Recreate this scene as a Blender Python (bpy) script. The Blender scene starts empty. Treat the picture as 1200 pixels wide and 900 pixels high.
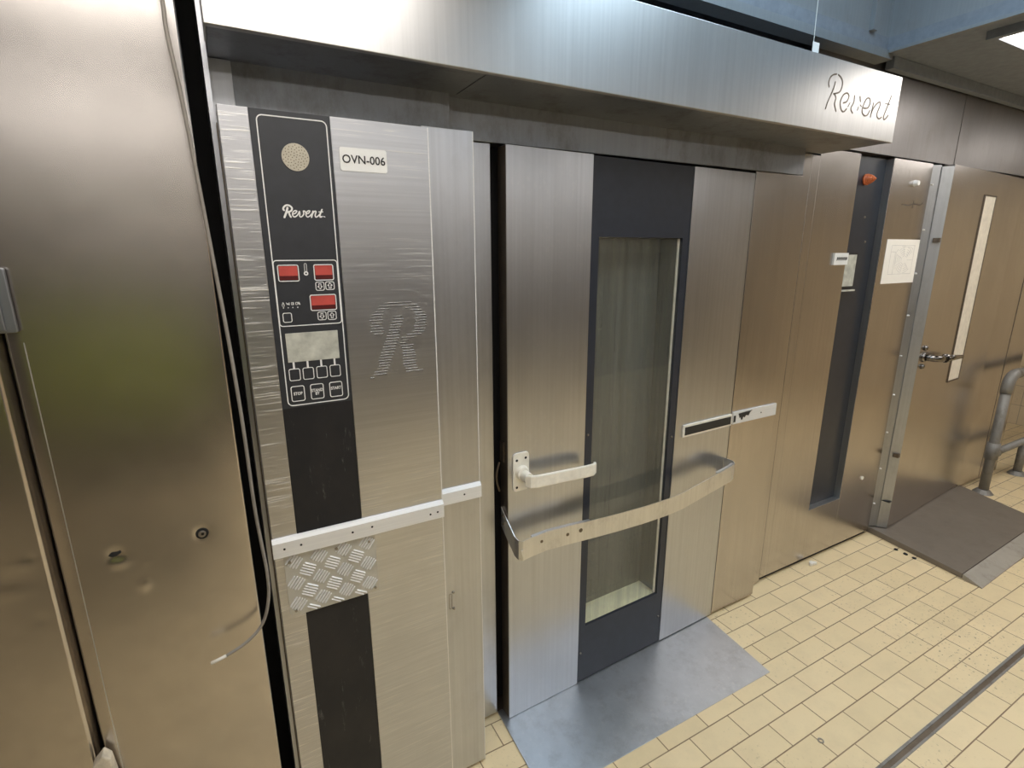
import bpy, math, random
from mathutils import Vector, Matrix
random.seed(7)
S = bpy.context.scene
COL = S.collection

# ------------------------------------------------------------------ materials
def new_mat(name):
    m = bpy.data.materials.new(name); m.use_nodes = True
    nt = m.node_tree; nt.nodes.clear()
    out = nt.nodes.new('ShaderNodeOutputMaterial')
    b = nt.nodes.new('ShaderNodeBsdfPrincipled')
    nt.links.new(b.outputs[0], out.inputs[0])
    return m, nt, b, out

def node(nt, t, **kw):
    n = nt.nodes.new(t)
    for k, v in kw.items():
        if k.startswith('i_'): n.inputs[k[2:].replace('_', ' ')].default_value = v
        else: setattr(n, k, v)
    return n

def coords(nt, scale=(1, 1, 1), loc=(0, 0, 0)):
    tc = node(nt, 'ShaderNodeTexCoord')
    mp = node(nt, 'ShaderNodeMapping')
    mp.inputs['Scale'].default_value = scale
    mp.inputs['Location'].default_value = loc
    nt.links.new(tc.outputs['Object'], mp.inputs[0])
    return mp.outputs[0]

def noise(nt, scale, s=1.0, detail=4, rough=.6, loc=(0, 0, 0)):
    n = node(nt, 'ShaderNodeTexNoise')
    n.inputs['Scale'].default_value = s; n.inputs['Detail'].default_value = detail
    n.inputs['Roughness'].default_value = rough
    nt.links.new(coords(nt, scale, loc), n.inputs['Vector'])
    return n.outputs['Fac']

def ramp(nt, fac, stops):
    r = node(nt, 'ShaderNodeValToRGB')
    e = r.color_ramp.elements
    while len(e) < len(stops): e.new(0.5)
    for i, (p, c) in enumerate(stops):
        e[i].position = p
        e[i].color = (c, c, c, 1) if isinstance(c, (int, float)) else (*c, 1)
    nt.links.new(fac, r.inputs[0])
    return r.outputs[0]

def mixc(nt, fac, a, b, mode='MIX'):
    n = node(nt, 'ShaderNodeMix', data_type='RGBA', blend_type=mode)
    for s, v in ((n.inputs[0], fac), (n.inputs[6], a), (n.inputs[7], b)):
        if isinstance(v, (int, float)): s.default_value = v
        elif isinstance(v, tuple): s.default_value = (*v, 1)
        else: nt.links.new(v, s)
    return n.outputs[2]

def math_(nt, op, a, b=0.0):
    n = node(nt, 'ShaderNodeMath', operation=op)
    for s, v in ((n.inputs[0], a), (n.inputs[1], b)):
        if isinstance(v, (int, float)): s.default_value = v
        else: nt.links.new(v, s)
    return n.outputs[0]

def bump(nt, b, h, strength, dist=.001):
    n = node(nt, 'ShaderNodeBump'); n.inputs['Strength'].default_value = strength
    n.inputs['Distance'].default_value = dist
    nt.links.new(h, n.inputs['Height']); nt.links.new(n.outputs[0], b.inputs['Normal'])

def plain(name, col, rough=.5, metal=0.0, var=.12, spec=.5):
    m, nt, b, o = new_mat(name)
    f = noise(nt, (30, 30, 30), 1.0)
    c = mixc(nt, ramp(nt, f, [(.3, 0), (.7, 1)]), tuple(x * (1 - var) for x in col), tuple(min(1, x * (1 + var)) for x in col))
    nt.links.new(c, b.inputs['Base Color'])
    b.inputs['Roughness'].default_value = rough; b.inputs['Metallic'].default_value = metal
    b.inputs['Specular IOR Level'].default_value = spec
    return m

def steel(name, col=(.585, .595, .625), rough=.27, grain='v', wave=.25, scratch=.0, grime=.0, rvar=.07, seed=0.0, metal=1.0, patch=(.40, .66)):
    """worn sheet stainless: grain direction, slow oil-canning, scratches, dull grime patches"""
    m, nt, b, o = new_mat(name)
    b.inputs['Metallic'].default_value = metal
    g = {'v': (90, 90, 1.2), 'h': (1.5, 1.5, 160), 'i': (14, 14, 14)}[grain]
    gf = noise(nt, g, 1.0, 3, .6, (seed, 0, 0))
    bl = noise(nt, (3, 3, 2.2), 1.0, 5, .6, (seed, 3, 1))
    fine = noise(nt, (60, 60, 60), 1.0, 3, .6, (seed, 0, 0))
    c = mixc(nt, ramp(nt, gf, [(.25, 0), (.75, 1)]), tuple(x * .90 for x in col), tuple(min(1, x * 1.06) for x in col))
    c = mixc(nt, ramp(nt, bl, [(.35, 0), (.7, .55)]), c, tuple(x * .82 for x in col))
    if grime:
        gr = noise(nt, (9, 9, 5), 1.0, 8, .75, (seed, 9, 4))
        c = mixc(nt, ramp(nt, gr, [(.5, 0), (.75, grime)]), c, (.13, .10, .07))
    if scratch:
        sc = noise(nt, (7, 7, 300) if grain == 'h' else (60, 60, 40), 1.0, 3, .65, (seed, 1, 2))
        pm = noise(nt, (2.2, 2.2, 5.0), 1.0, 3, .6, (seed, 7, 2))
        scm = math_(nt, 'MULTIPLY', ramp(nt, sc, [(.56, 0), (.66, scratch)]), ramp(nt, pm, [(patch[0], .08), (patch[1], 1)]))
        c = mixc(nt, scm, c, (.80, .78, .74))
        nt.links.new(math_(nt, 'MULTIPLY', math_(nt, 'SUBTRACT', 1.0, math_(nt, 'MULTIPLY', scm, .75)), metal), b.inputs['Metallic'])
    nt.links.new(c, b.inputs['Base Color'])
    r = math_(nt, 'ADD', math_(nt, 'MULTIPLY', gf, rvar), math_(nt, 'MULTIPLY', bl, .16))
    r = math_(nt, 'ADD', r, rough - rvar * .5 - .08)
    if grime: r = math_(nt, 'ADD', r, math_(nt, 'MULTIPLY', ramp(nt, gr, [(.5, 0), (.75, grime)]), .3))
    cl_ = node(nt, 'ShaderNodeClamp')
    cl_.inputs['Min'].default_value, cl_.inputs['Max'].default_value = (.05, .262) if rough < .28 else (.29, 1.0)
    nt.links.new(r, cl_.inputs[0]); nt.links.new(cl_.outputs[0], b.inputs['Roughness'])
    big = noise(nt, (2.6, 2.6, 1.6), 1.0, 1, .4, (seed, 5, 2))
    h = math_(nt, 'ADD', math_(nt, 'MULTIPLY', big, wave * 20), math_(nt, 'MULTIPLY', gf, .10))
    if scratch:
        h = math_(nt, 'ADD', h, math_(nt, 'MULTIPLY', scm, .25))
    h = math_(nt, 'ADD', h, math_(nt, 'MULTIPLY', fine, .03))
    bump(nt, b, h, 1.0, .0006)
    return m

def emis(name, col, strength):
    m = bpy.data.materials.new(name); m.use_nodes = True
    nt = m.node_tree; nt.nodes.clear()
    out = nt.nodes.new('ShaderNodeOutputMaterial'); e = nt.nodes.new('ShaderNodeEmission')
    e.inputs[0].default_value = (*col, 1); e.inputs[1].default_value = strength
    nt.links.new(e.outputs[0], out.inputs[0])
    return m

M = {}
M['door'] = steel('stainless_door', rough=.30, wave=.10, scratch=.10, seed=1, rvar=.045)
M['ctrl'] = steel('stainless_scratched', col=(.60, .61, .64), rough=.32, grain='h', wave=.08, scratch=.6, seed=2)
M['ctrlscr'] = steel('stainless_heavily_scratched', col=(.62, .62, .64), rough=.34, grain='h', wave=.08, scratch=1.0, seed=2.6, patch=(.28, .50))
M['edge'] = steel('stainless_grain', rough=.33, wave=.10, scratch=.05, grime=.12, seed=3)
M['canopy'] = steel('stainless_canopy', col=(.66, .65, .64), rough=.36, wave=.10, scratch=.08, seed=4, rvar=.03)
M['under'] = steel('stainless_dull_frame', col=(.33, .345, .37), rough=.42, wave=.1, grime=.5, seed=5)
M['left'] = steel('stainless_smooth', col=(.63, .585, .55), rough=.26, wave=.10, scratch=.0, seed=6, rvar=.04, grain='i')
M['far'] = steel('stainless_far', col=(.57, .535, .51), rough=.26, wave=.10, scratch=.0, seed=7, rvar=.03)
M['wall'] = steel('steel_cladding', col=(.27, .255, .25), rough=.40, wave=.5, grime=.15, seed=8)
M['galv'] = steel('galvanised_edge', col=(.50, .51, .52), rough=.42, wave=.05, grime=.2, seed=9)
M['plate'] = steel('floor_plate', col=(.60, .62, .65), rough=.43, wave=.1, grime=.25, scratch=.25, seed=10, grain='i')
M['mat'] = steel('worn_platform', col=(.23, .195, .16), rough=.46, wave=.1, grime=.2, seed=11, metal=.25, grain='i')
M['alu'] = steel('aluminium_strip', col=(.86, .85, .83), rough=.50, wave=.0, scratch=.2, grain='h', seed=12, metal=.25)
M['chk'] = steel('checker_base', col=(.60, .58, .52), rough=.5, wave=.0, grime=.3, grain='i', seed=17, metal=.4)
M['slope'] = steel('worn_edge_strip', col=(.42, .385, .33), rough=.5, wave=0, grime=.5, seed=18, metal=.3, grain='i')
M['pipe'] = steel('galvanised_pipe', col=(.30, .29, .27), rough=.55, wave=.0, grime=.8, seed=13, metal=.5, grain='i')
M['darkedge'] = steel('greasy_steel_edge', col=(.20, .165, .13), rough=.5, wave=.1, grime=.6, seed=14)
M['guard'] = steel('guard_bar_steel', col=(.80, .79, .77), rough=.42, wave=.3, grime=.35, seed=15)
M['duct'] = steel('duct_steel', col=(.29, .31, .33), rough=.55, wave=.3, grime=.2, seed=16, metal=.3)
M['seam'] = plain('dark_gap', (.012, .011, .012), .7)
M['black'] = plain('black_panel', (.028, .030, .036), .36, spec=.6)
M['blackworn'] = None
M['blackglass'] = plain('black_glass', (.024, .028, .040), .36, spec=.45)
M['nextblack'] = plain('blue_black_panel', (.022, .026, .036), .30)
M['white'] = plain('white_print', (.82, .82, .80), .5, var=.03)
M['cream'] = plain('cream_enamel', (.86, .81, .70), .35, var=.10)
M['sill'] = plain('pale_yellow_sill', (.98, .91, .60), .5, var=.06)
M['paper'] = plain('paper', (.86, .82, .75), .6, var=.02)
M['ink'] = plain('black_ink', (.02, .02, .02), .5)
M['greyink'] = plain('grey_print', (.55, .53, .50), .6)
M['screw'] = plain('screw_metal', (.35, .32, .28), .35, 1.0)
M['hole'] = plain('dark_hole', (.01, .01, .01), .8)
M['red'] = plain('red_display', (.52, .085, .07), .22, spec=.6)
M['redlow'] = plain('dark_red_display', (.10, .018, .018), .2, spec=.6)
M['screen'] = plain('scratched_screen', (.50, .50, .44), .35, var=.25)
M['speaker'] = plain('speaker_grille', (.50, .46, .37), .5)
M['orange'] = plain('orange_lens', (.80, .20, .07), .35)
M['chrome'] = plain('dark_chrome', (.22, .21, .20), .15, 1.0)
M['cablemat'] = plain('grey_cable_sheath', (.27, .245, .215), .45)
M['cabletip'] = plain('pale_cable_end', (.72, .68, .60), .45)
M['block'] = plain('dirty_cream_block', (.62, .55, .43), .7, var=.3)
M['ceil'] = plain('ceiling_panel', (.225, .25, .29), .55)
M['walllight'] = plain('upper_wall_paint', (.48, .455, .42), .6)
M['walldark'] = plain('dark_cladding', (.065, .055, .05), .5)
M['added_crate'] = plain('added_vest_green', (.40, .47, .06), .5)  # green of the added crates, set for the vest reflection
M['rack'] = plain('added_rack_metal', (.08, .075, .07), .45, .5)
M['diffuser'] = emis('lamp_diffuser', (1.0, .955, .90), 7.0)
M['sky'] = emis('cool_diffuser', (.64, .84, 1.0), 6.5)

def worn_black():
    m, nt, b, o = new_mat('worn_black_strip')
    f = noise(nt, (50, 50, 9), 1.0, 8, .8, (3, 1, 0)); g = noise(nt, (8, 8, 5), 1.0, 4, .6)
    k = ramp(nt, f, [(.60, 0), (.72, .5)])
    c = mixc(nt, k, (.016, .016, .018), (.22, .21, .19))
    c = mixc(nt, ramp(nt, g, [(.4, 0), (.8, .35)]), c, (.06, .05, .045))
    nt.links.new(c, b.inputs['Base Color'])
    nt.links.new(math_(nt, 'ADD', math_(nt, 'MULTIPLY', f, .3), .28), b.inputs['Roughness']); b.inputs['Specular IOR Level'].default_value = .3
    return m
M['blackworn'] = worn_black()

def dirty_glass():
    m, nt, b, o = new_mat('dusty_inner_pane')
    f = noise(nt, (38, 38, 1.6), 1.0, 5, .7); g = noise(nt, (120, 120, 120), 1.0, 2, .5)
    c = mixc(nt, ramp(nt, f, [(.3, 0), (.75, 1)]), (.105, .106, .093), (.18, .178, .152))
    c = mixc(nt, ramp(nt, g, [(.62, 0), (.72, .35)]), c, (.34, .33, .26))
    nt.links.new(c, b.inputs['Base Color'])
    nt.links.new(math_(nt, 'ADD', math_(nt, 'MULTIPLY', f, .2), .20), b.inputs['Roughness'])
    return m
M['innerpane'] = dirty_glass()

def clear_glass():
    m, nt, b, o = new_mat('window_glass')
    nt.nodes.remove(b)
    t = node(nt, 'ShaderNodeBsdfTransparent'); t.inputs[0].default_value = (.985, .985, .975, 1)
    g = node(nt, 'ShaderNodeBsdfGlossy'); g.inputs['Roughness'].default_value = .03
    d = node(nt, 'ShaderNodeBsdfDiffuse'); d.inputs[0].default_value = (.30, .30, .26, 1)
    fr = node(nt, 'ShaderNodeFresnel'); fr.inputs[0].default_value = 1.5
    ge = node(nt, 'ShaderNodeNewGeometry')
    fac = math_(nt, 'MULTIPLY', fr.outputs[0], math_(nt, 'SUBTRACT', 1.0, ge.outputs['Backfacing']))
    f = noise(nt, (60, 60, 1.2), 1.0, 5, .7, (2, 0, 0))
    mx = node(nt, 'ShaderNodeMixShader'); mx2 = node(nt, 'ShaderNodeMixShader')
    nt.links.new(ramp(nt, f, [(.35, .02), (.75, .16)]), mx.inputs[0])
    nt.links.new(t.outputs[0], mx.inputs[1]); nt.links.new(d.outputs[0], mx.inputs[2])
    nt.links.new(fac, mx2.inputs[0]); nt.links.new(mx.outputs[0], mx2.inputs[1]); nt.links.new(g.outputs[0], mx2.inputs[2])
    nt.links.new(mx2.outputs[0], o.inputs[0])
    return m
M['glass'] = clear_glass()

TW, TH = .2033, .1017
def tiles(name, c1, c2, grout, x0=0.0, y0=0.0, plane='xy', w=TW, h=TH, mort=.0022, rough=.42, off=.5):
    m, nt, b, o = new_mat(name)
    tc = node(nt, 'ShaderNodeTexCoord'); sp = node(nt, 'ShaderNodeSeparateXYZ'); cb = node(nt, 'ShaderNodeCombineXYZ')
    nt.links.new(tc.outputs['Object'], sp.inputs[0])
    ax = {'xy': (0, 1), 'xz': (0, 2), 'yz': (1, 2)}[plane]
    nt.links.new(math_(nt, 'SUBTRACT', sp.outputs[ax[0]], x0), cb.inputs[0])
    nt.links.new(math_(nt, 'SUBTRACT', sp.outputs[ax[1]], y0), cb.inputs[1])
    br = node(nt, 'ShaderNodeTexBrick'); br.offset = off; br.squash = 1.0
    br.inputs['Scale'].default_value = 1.0; br.inputs['Brick Width'].default_value = w
    br.inputs['Row Height'].default_value = h; br.inputs['Mortar Size'].default_value = mort
    br.inputs['Mortar Smooth'].default_value = .1; br.inputs['Bias'].default_value = 0
    br.inputs['Color1'].default_value = (*c1, 1); br.inputs['Color2'].default_value = (*c2, 1)
    br.inputs['Mortar'].default_value = (*grout, 1)
    nt.links.new(cb.outputs[0], br.inputs['Vector'])
    st = noise(nt, (5, 5, 5), 1.0, 6, .7); sp2 = noise(nt, (70, 70, 70), 1.0, 3, .6)
    patch = noise(nt, (1.6, 1.6, 1.6), 1.0, 3, .6, (4, 2, 0))
    c = mixc(nt, ramp(nt, st, [(.45, 0), (.8, .45)]), br.outputs['Color'], tuple(x * .72 for x in c1))
    spots = math_(nt, 'MULTIPLY', ramp(nt, sp2, [(.61, 0), (.68, .9)]), ramp(nt, patch, [(.45, .05), (.68, .9)]))
    c = mixc(nt, spots, c, (.16, .11, .06))
    nt.links.new(c, b.inputs['Base Color'])
    nt.links.new(math_(nt, 'ADD', math_(nt, 'MULTIPLY', st, .25), rough - .12), b.inputs['Roughness'])
    inv = math_(nt, 'SUBTRACT', 1.0, br.outputs['Fac'])
    bump(nt, b, math_(nt, 'ADD', inv, math_(nt, 'MULTIPLY', st, .25)), .5, .0015)
    return m
M['floor'] = tiles('yellow_floor_tiles', (.87, .70, .43), (.81, .65, .39), (.26, .165, .09), 1.616, .946)
M['tilewall'] = tiles('cream_wall_tiles', (.80, .66, .45), (.76, .62, .42), (.50, .40, .28), 0, 0, 'yz', .2, .2, .003, .3, 0.0)

# ------------------------------------------------------------------ mesh builder
class MB:
    def __init__(s): s.v = []; s.f = []; s.mi = []
    def add(s, vs, fs, mi=0):
        o = len(s.v); s.v += [tuple(v) for v in vs]
        s.f += [tuple(i + o for i in f) for f in fs]; s.mi += [mi] * len(fs)
        return s
    def box(s, x0, x1, y0, y1, z0, z1, mi=0):
        x0, x1 = sorted((x0, x1)); y0, y1 = sorted((y0, y1)); z0, z1 = sorted((z0, z1))
        v = [(x, y, z) for z in (z0, z1) for y in (y0, y1) for x in (x0, x1)]
        return s.add(v, [(0, 2, 3, 1), (4, 5, 7, 6), (0, 1, 5, 4), (2, 6, 7, 3), (0, 4, 6, 2), (1, 3, 7, 5)], mi)
    def prism(s, pts, a, b, axis='y', mi=0):
        """pts = 2-D outline, extruded between a and b along axis"""
        n = len(pts)
        def P(p, t):
            return {'y': (p[0], t, p[1]), 'z': (p[0], p[1], t), 'x': (t, p[0], p[1])}[axis]
        v = [P(p, a) for p in pts] + [P(p, b) for p in pts]
        f = [tuple(range(n)), tuple(range(2 * n - 1, n - 1, -1))]
        f += [(i, (i + 1) % n + 0, (i + 1) % n + n, i + n) for i in range(n)]
        return s.add(v, f, mi)
    def tube(s, path, r, n=10, mi=0, caps=True):
        path = [Vector(p) for p in path]; rs = r if isinstance(r, (list, tuple)) else [r] * len(path)
        up = Vector((0, 0, 1)); vs = []; fs = []
        prev = None
        for i, p in enumerate(path):
            t = (path[min(i + 1, len(path) - 1)] - path[max(i - 1, 0)]).normalized()
            if prev is None:
                a = t.cross(up)
                if a.length < .05: a = t.cross(Vector((0, 1, 0)))
            else: a = prev - t * prev.dot(t)
            a.normalize(); prev = a; b = t.cross(a)
            for k in range(n):
                th = 2 * math.pi * k / n
                vs.append(p + (a * math.cos(th) + b * math.sin(th)) * rs[i])
        for i in range(len(path) - 1):
            for k in range(n):
                fs.append((i * n + k, i * n + (k + 1) % n, (i + 1) * n + (k + 1) % n, (i + 1) * n + k))
        if caps:
            fs.append(tuple(range(n - 1, -1, -1))); fs.append(tuple(range((len(path) - 1) * n, len(path) * n)))
        return s.add(vs, fs, mi)
    def sweep(s, path, prof, mi=0):
        """profile (a=sideways out, b=vertical) swept along a horizontal-ish path"""
        path = [Vector(p) for p in path]; n = len(prof); vs = []; fs = []
        for i, p in enumerate(path):
            t = path[min(i + 1, len(path) - 1)] - path[max(i - 1, 0)]; t.z = 0; t.normalize()
            side = Vector((t.y, -t.x, 0))
            for a, b in prof: vs.append(p + side * a + Vector((0, 0, b)))
        for i in range(len(path) - 1):
            for k in range(n):
                fs.append((i * n + k, i * n + (k + 1) % n, (i + 1) * n + (k + 1) % n, (i + 1) * n + k))
        fs.append(tuple(range(n))); fs.append(tuple(range(len(path) * n - 1, (len(path) - 1) * n - 1, -1)))
        return s.add(vs, fs, mi)
    def stroke(s, pts, w, y, th=.0008, mi=0, sub=5):
        """flat pen stroke in the x-z plane: smoothed path of width w standing th proud of y"""
        P = [Vector(p) for p in pts]; Q = []
        if len(P) > 2:
            for i in range(len(P) - 1):
                a = P[max(i - 1, 0)]; b = P[i]; c = P[i + 1]; d = P[min(i + 2, len(P) - 1)]
                for k in range(sub):
                    t = k / sub
                    Q.append(.5 * ((2 * b) + (c - a) * t + (2 * a - 5 * b + 4 * c - d) * t * t + (3 * b - a - 3 * c + d) * t ** 3))
            Q.append(P[-1])
        else: Q = P
        n = len(Q); vs = []
        for i, q in enumerate(Q):
            t = (Q[min(i + 1, n - 1)] - Q[max(i - 1, 0)]).normalized(); e = Vector((-t.y, t.x)) * w / 2
            for yy in (y - th, y):
                vs += [(q.x + e.x, yy, q.y + e.y), (q.x - e.x, yy, q.y - e.y)]
        fs = []
        for i in range(n - 1):
            o = 4 * i; fs += [(o, o + 1, o + 5, o + 4), (o, o + 4, o + 6, o + 2), (o + 1, o + 3, o + 7, o + 5)]
        fs += [(0, 2, 3, 1), (4 * n - 4, 4 * n - 3, 4 * n - 1, 4 * n - 2)]
        s.add(vs, fs, mi)
        for q in (Q[0], Q[-1]):
            s.prism([(q.x + w / 2 * math.cos(a * math.pi / 4), q.y + w / 2 * math.sin(a * math.pi / 4)) for a in range(8)], y - th * .97, y, 'y', mi)
        return s
    def disc(s, x, z, r, y0, y1, n=20, mi=0, r2=None):
        r2 = r if r2 is None else r2
        v = [(x + r2 * math.cos(2 * math.pi * k / n), y0, z + r2 * math.sin(2 * math.pi * k / n)) for k in range(n)]
        v += [(x + r * math.cos(2 * math.pi * k / n), y1, z + r * math.sin(2 * math.pi * k / n)) for k in range(n)]
        f = [tuple(range(n)), tuple(range(2 * n - 1, n - 1, -1))] + [(i, (i + 1) % n, (i + 1) % n + n, i + n) for i in range(n)]
        return s.add(v, f, mi)
    def rring(s, x0, x1, z0, z1, r, w, y0, y1, mi=0, skew=0.0):
        """rounded rectangular outline of line width w in the x-z plane"""
        def loop(ins):
            out = []; rr = max(r - ins, .0003)
            for cx, cz, a0 in ((x1 - r, z1 - r, 0), (x0 + r, z1 - r, 90), (x0 + r, z0 + r, 180), (x1 - r, z0 + r, 270)):
                for k in range(6):
                    a = math.radians(a0 + 18 * k); out.append((cx + rr * math.cos(a), cz + rr * math.sin(a)))
            return out
        A, B = loop(0), loop(w); n = len(A)
        v = [(p[0], y0, p[1]) for p in A] + [(p[0], y0, p[1]) for p in B] + [(p[0], y1, p[1]) for p in A] + [(p[0], y1, p[1]) for p in B]
        f = []
        for i in range(n):
            j = (i + 1) % n
            f += [(i, j, j + n, i + n), (i, i + 2 * n, j + 2 * n, j), (i + n, j + n, j + 3 * n, i + 3 * n)]
        return s.add(v, f, mi)
    def rrect(s, x0, x1, z0, z1, r, y0, y1, mi=0):
        out = []
        for cx, cz, a0 in ((x1 - r, z1 - r, 0), (x0 + r, z1 - r, 90), (x0 + r, z0 + r, 180), (x1 - r, z0 + r, 270)):
            for k in range(6):
                a = math.radians(a0 + 18 * k); out.append((cx + r * math.cos(a), cz + r * math.sin(a)))
        return s.prism(out, y0, y1, 'y', mi)

def world_loc(o):
    l = Vector((0, 0, 0))
    while o is not None: l += Vector(o.location); o = o.parent
    return l

def build(name, mb, mats, parent=None, bevel=0.0, smooth=False, local=False, at=None, **props):
    """links mb as ONE mesh object. Vertices are world coordinates unless local"""
    if not isinstance(mats, (list, tuple)): mats = [mats]
    me = bpy.data.meshes.new(name)
    if parent is not None and not local: off = world_loc(parent)
    elif parent is None and not local:
        if at is None:
            xs = [v[0] for v in mb.v]; ys = [v[1] for v in mb.v]; zs = [v[2] for v in mb.v]
            at = ((min(xs) + max(xs)) / 2, (min(ys) + max(ys)) / 2, min(zs))
        off = Vector(at)
    else: off = Vector((0, 0, 0))
    me.from_pydata([(v[0] - off.x, v[1] - off.y, v[2] - off.z) for v in mb.v], [], mb.f)
    for m in mats: me.materials.append(m)
    for p, i in zip(me.polygons, mb.mi): p.material_index = i; p.use_smooth = smooth
    me.validate(); me.update()
    import bmesh
    bm = bmesh.new(); bm.from_mesh(me); bmesh.ops.recalc_face_normals(bm, faces=bm.faces); bm.to_mesh(me); bm.free()
    o = bpy.data.objects.new(name, me); COL.objects.link(o)
    if parent is not None: o.parent = parent
    elif not local: o.location = off
    if bevel:
        b = o.modifiers.new('bevel', 'BEVEL'); b.width = bevel; b.segments = 2; b.limit_method = 'ANGLE'; b.angle_limit = math.radians(50)
    for k, v in props.items(): o[k] = v
    return o

def thing(name, loc, label, cat, group=None, rot=0.0):
    o = bpy.data.objects.new(name, None); COL.objects.link(o); o.location = loc; o.rotation_euler.z = rot
    o.empty_display_size = .1; o['label'] = label; o['category'] = cat
    if group: o['group'] = group
    return o

def text_mesh(name, body, size, mat, parent, x, y, z, sx=1.0, rot_y=0.0, th=.0006, align='CENTER', label=None, bold=0.0, local=False):
    cu = bpy.data.curves.new(name, 'FONT'); cu.body = body; cu.size = size; cu.align_x = align; cu.align_y = 'CENTER'
    cu.extrude = th; cu.offset = bold; cu.resolution_u = 3; cu.space_line = .8
    t = bpy.data.objects.new(name + '_src', cu); COL.objects.link(t)
    bpy.context.view_layer.update()
    me = bpy.data.meshes.new_from_object(t.evaluated_get(bpy.context.evaluated_depsgraph_get()))
    bpy.data.objects.remove(t); me.name = name
    for v in me.vertices: v.co = Vector((v.co.x * sx, -v.co.z, v.co.y))
    me.materials.clear(); me.materials.append(mat)
    o = bpy.data.objects.new(name, me); COL.objects.link(o); o.parent = parent
    off = Vector((0, 0, 0)) if local else world_loc(parent)
    o.location = (x - off.x, y - off.y, z - off.z); o.rotation_euler.y = rot_y
    return o

# ------------------------------------------------------------------ camera
R = [[0.8765899386438851, -0.4812249154183674, -0.0035581243507953175],
     [0.12046788844931101, 0.21227168512060618, 0.9697567837084836],
     [0.4659158371646908, 0.8505076792578912, -0.2440473728653549]]
cam = bpy.data.cameras.new('camera'); co = bpy.data.objects.new('camera', cam); COL.objects.link(co)
cam.sensor_width = 36.0; cam.sensor_fit = 'HORIZONTAL'; cam.lens = 614.148 * 36 / 1200; cam.clip_start = .02
mw = Matrix(((R[0][0], R[1][0], -R[2][0], 0), (R[0][1], R[1][1], -R[2][1], 0), (R[0][2], R[1][2], -R[2][2], 1.735), (0, 0, 0, 1)))
co.matrix_world = mw
S.camera = co

# ------------------------------------------------------------------ the room
X0, X1, Y0, ZC = -3.2, 7.0, -2.7, 2.59
def st(name, mb, mat, **k): return build(name, mb, mat, kind='structure', at=(0, 0, 0), **k)
st('floor', MB().box(X0, X1, Y0, 3.2, -.1, 0), M['floor'])
# ceiling with the raised lamp well above the ovens
WX0, WX1, WY0, WY1, WZ = .98, 2.70, -.55, 1.48, 3.25
c = MB()
c.box(X0, WX0, Y0, 3.2, ZC, ZC + .05); c.box(WX1, X1, Y0, 3.2, ZC, ZC + .05)
c.box(WX0, WX1, Y0, WY0, ZC, ZC + .05); c.box(WX0, WX1, WY1, 3.2, ZC, ZC + .05)
st('ceiling', c, M['ceil'])
w = MB()
w.box(WX0 - .02, WX0, WY0, WY1, ZC + .05, WZ); w.box(WX1, WX1 + .02, WY0, WY1, ZC + .05, WZ)
w.box(WX0 - .02, WX1 + .02, WY0 - .02, WY0, ZC + .05, WZ); w.box(WX0 - .02, WX1 + .02, WY1, WY1 + .02, ZC + .05, WZ)
w.box(WX0 - .02, WX1 + .02, WY0 - .02, WY1 + .02, WZ, WZ + .03)
w.box(WX1 - .16, WX1 - .13, WY1 - .02, WY1, ZC + .05, WZ)
st('ceiling_recess', w, M['duct'])
st('trim_1', MB().box(WX0 - .02, WX1 + .03, WY1 - .012, WY1 + .06, ZC - .035, ZC - .002), M['duct'])
st('trim_2', MB().box(WX1 + .10, X1, 1.495, 1.53, ZC - .05, ZC - .002), M['ceil'])
st('trim_3', MB().box(WX1 - .012, WX1 + .012, WY0, WY1 - .014, ZC - .015, ZC - .002), M['duct'])
# steel-clad back wall over and behind the machines
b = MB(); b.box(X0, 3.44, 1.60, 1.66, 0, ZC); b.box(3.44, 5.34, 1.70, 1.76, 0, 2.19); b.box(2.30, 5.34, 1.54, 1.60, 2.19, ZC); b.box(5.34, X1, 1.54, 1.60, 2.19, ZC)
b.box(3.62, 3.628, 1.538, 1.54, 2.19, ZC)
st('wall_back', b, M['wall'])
st('wall_right', MB().box(X1, X1 + .05, Y0, 3.2, 0, ZC), M['tilewall'])
st('wall_alcove', MB().box(5.3, X1, 3.2, 3.25, 0, ZC), M['walllight'])
st('wall_left', MB().box(X0 - .05, X0, Y0, 1.66, 0, ZC), M['walllight'])
o = MB(); o.box(X0, X1, Y0 - .05, Y0, 1.72, ZC)
st('wall_front', o, M['walllight'])
st('wall_front_lower', MB().box(X0, X1, Y0 - .05, Y0 + .04, 0, 1.72), M['walldark'])

def ceiling_light(x, y, lx, ly, label, mat='diffuser'):
    t = thing('ceiling_light', (x, y, ZC - .03), label, 'ceiling light', 'ceiling light panels')
    f = MB()
    f.box(x - lx / 2 - .03, x + lx / 2 + .03, y - ly / 2 - .03, y - ly / 2, ZC - .032, ZC)
    f.box(x - lx / 2 - .03, x + lx / 2 + .03, y + ly / 2, y + ly / 2 + .03, ZC - .032, ZC)
    f.box(x - lx / 2 - .03, x - lx / 2, y - ly / 2, y + ly / 2, ZC - .032, ZC)
    f.box(x + lx / 2, x + lx / 2 + .03, y - ly / 2, y + ly / 2, ZC - .032, ZC)
    build('lamp_frame', f, M['ceil'], t)
    build('diffuser', MB().box(x - lx / 2, x + lx / 2, y - ly / 2, y + ly / 2, ZC - .022, ZC - .002), M[mat], t)
    return t
ceiling_light(3.46, .845, 1.2, .6, 'bright rectangular ceiling lamp at the top right corner of the photo')
ceiling_light(.05, .50, 1.2, .6, 'bright rectangular ceiling lamp above the wide smooth steel panel at the left')
ceiling_light(-.6, -1.6, 1.2, .6, 'unseen rectangular ceiling lamp added for fill behind the camera at the left end of the room')  # unseen lamp added for general fill light
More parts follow.
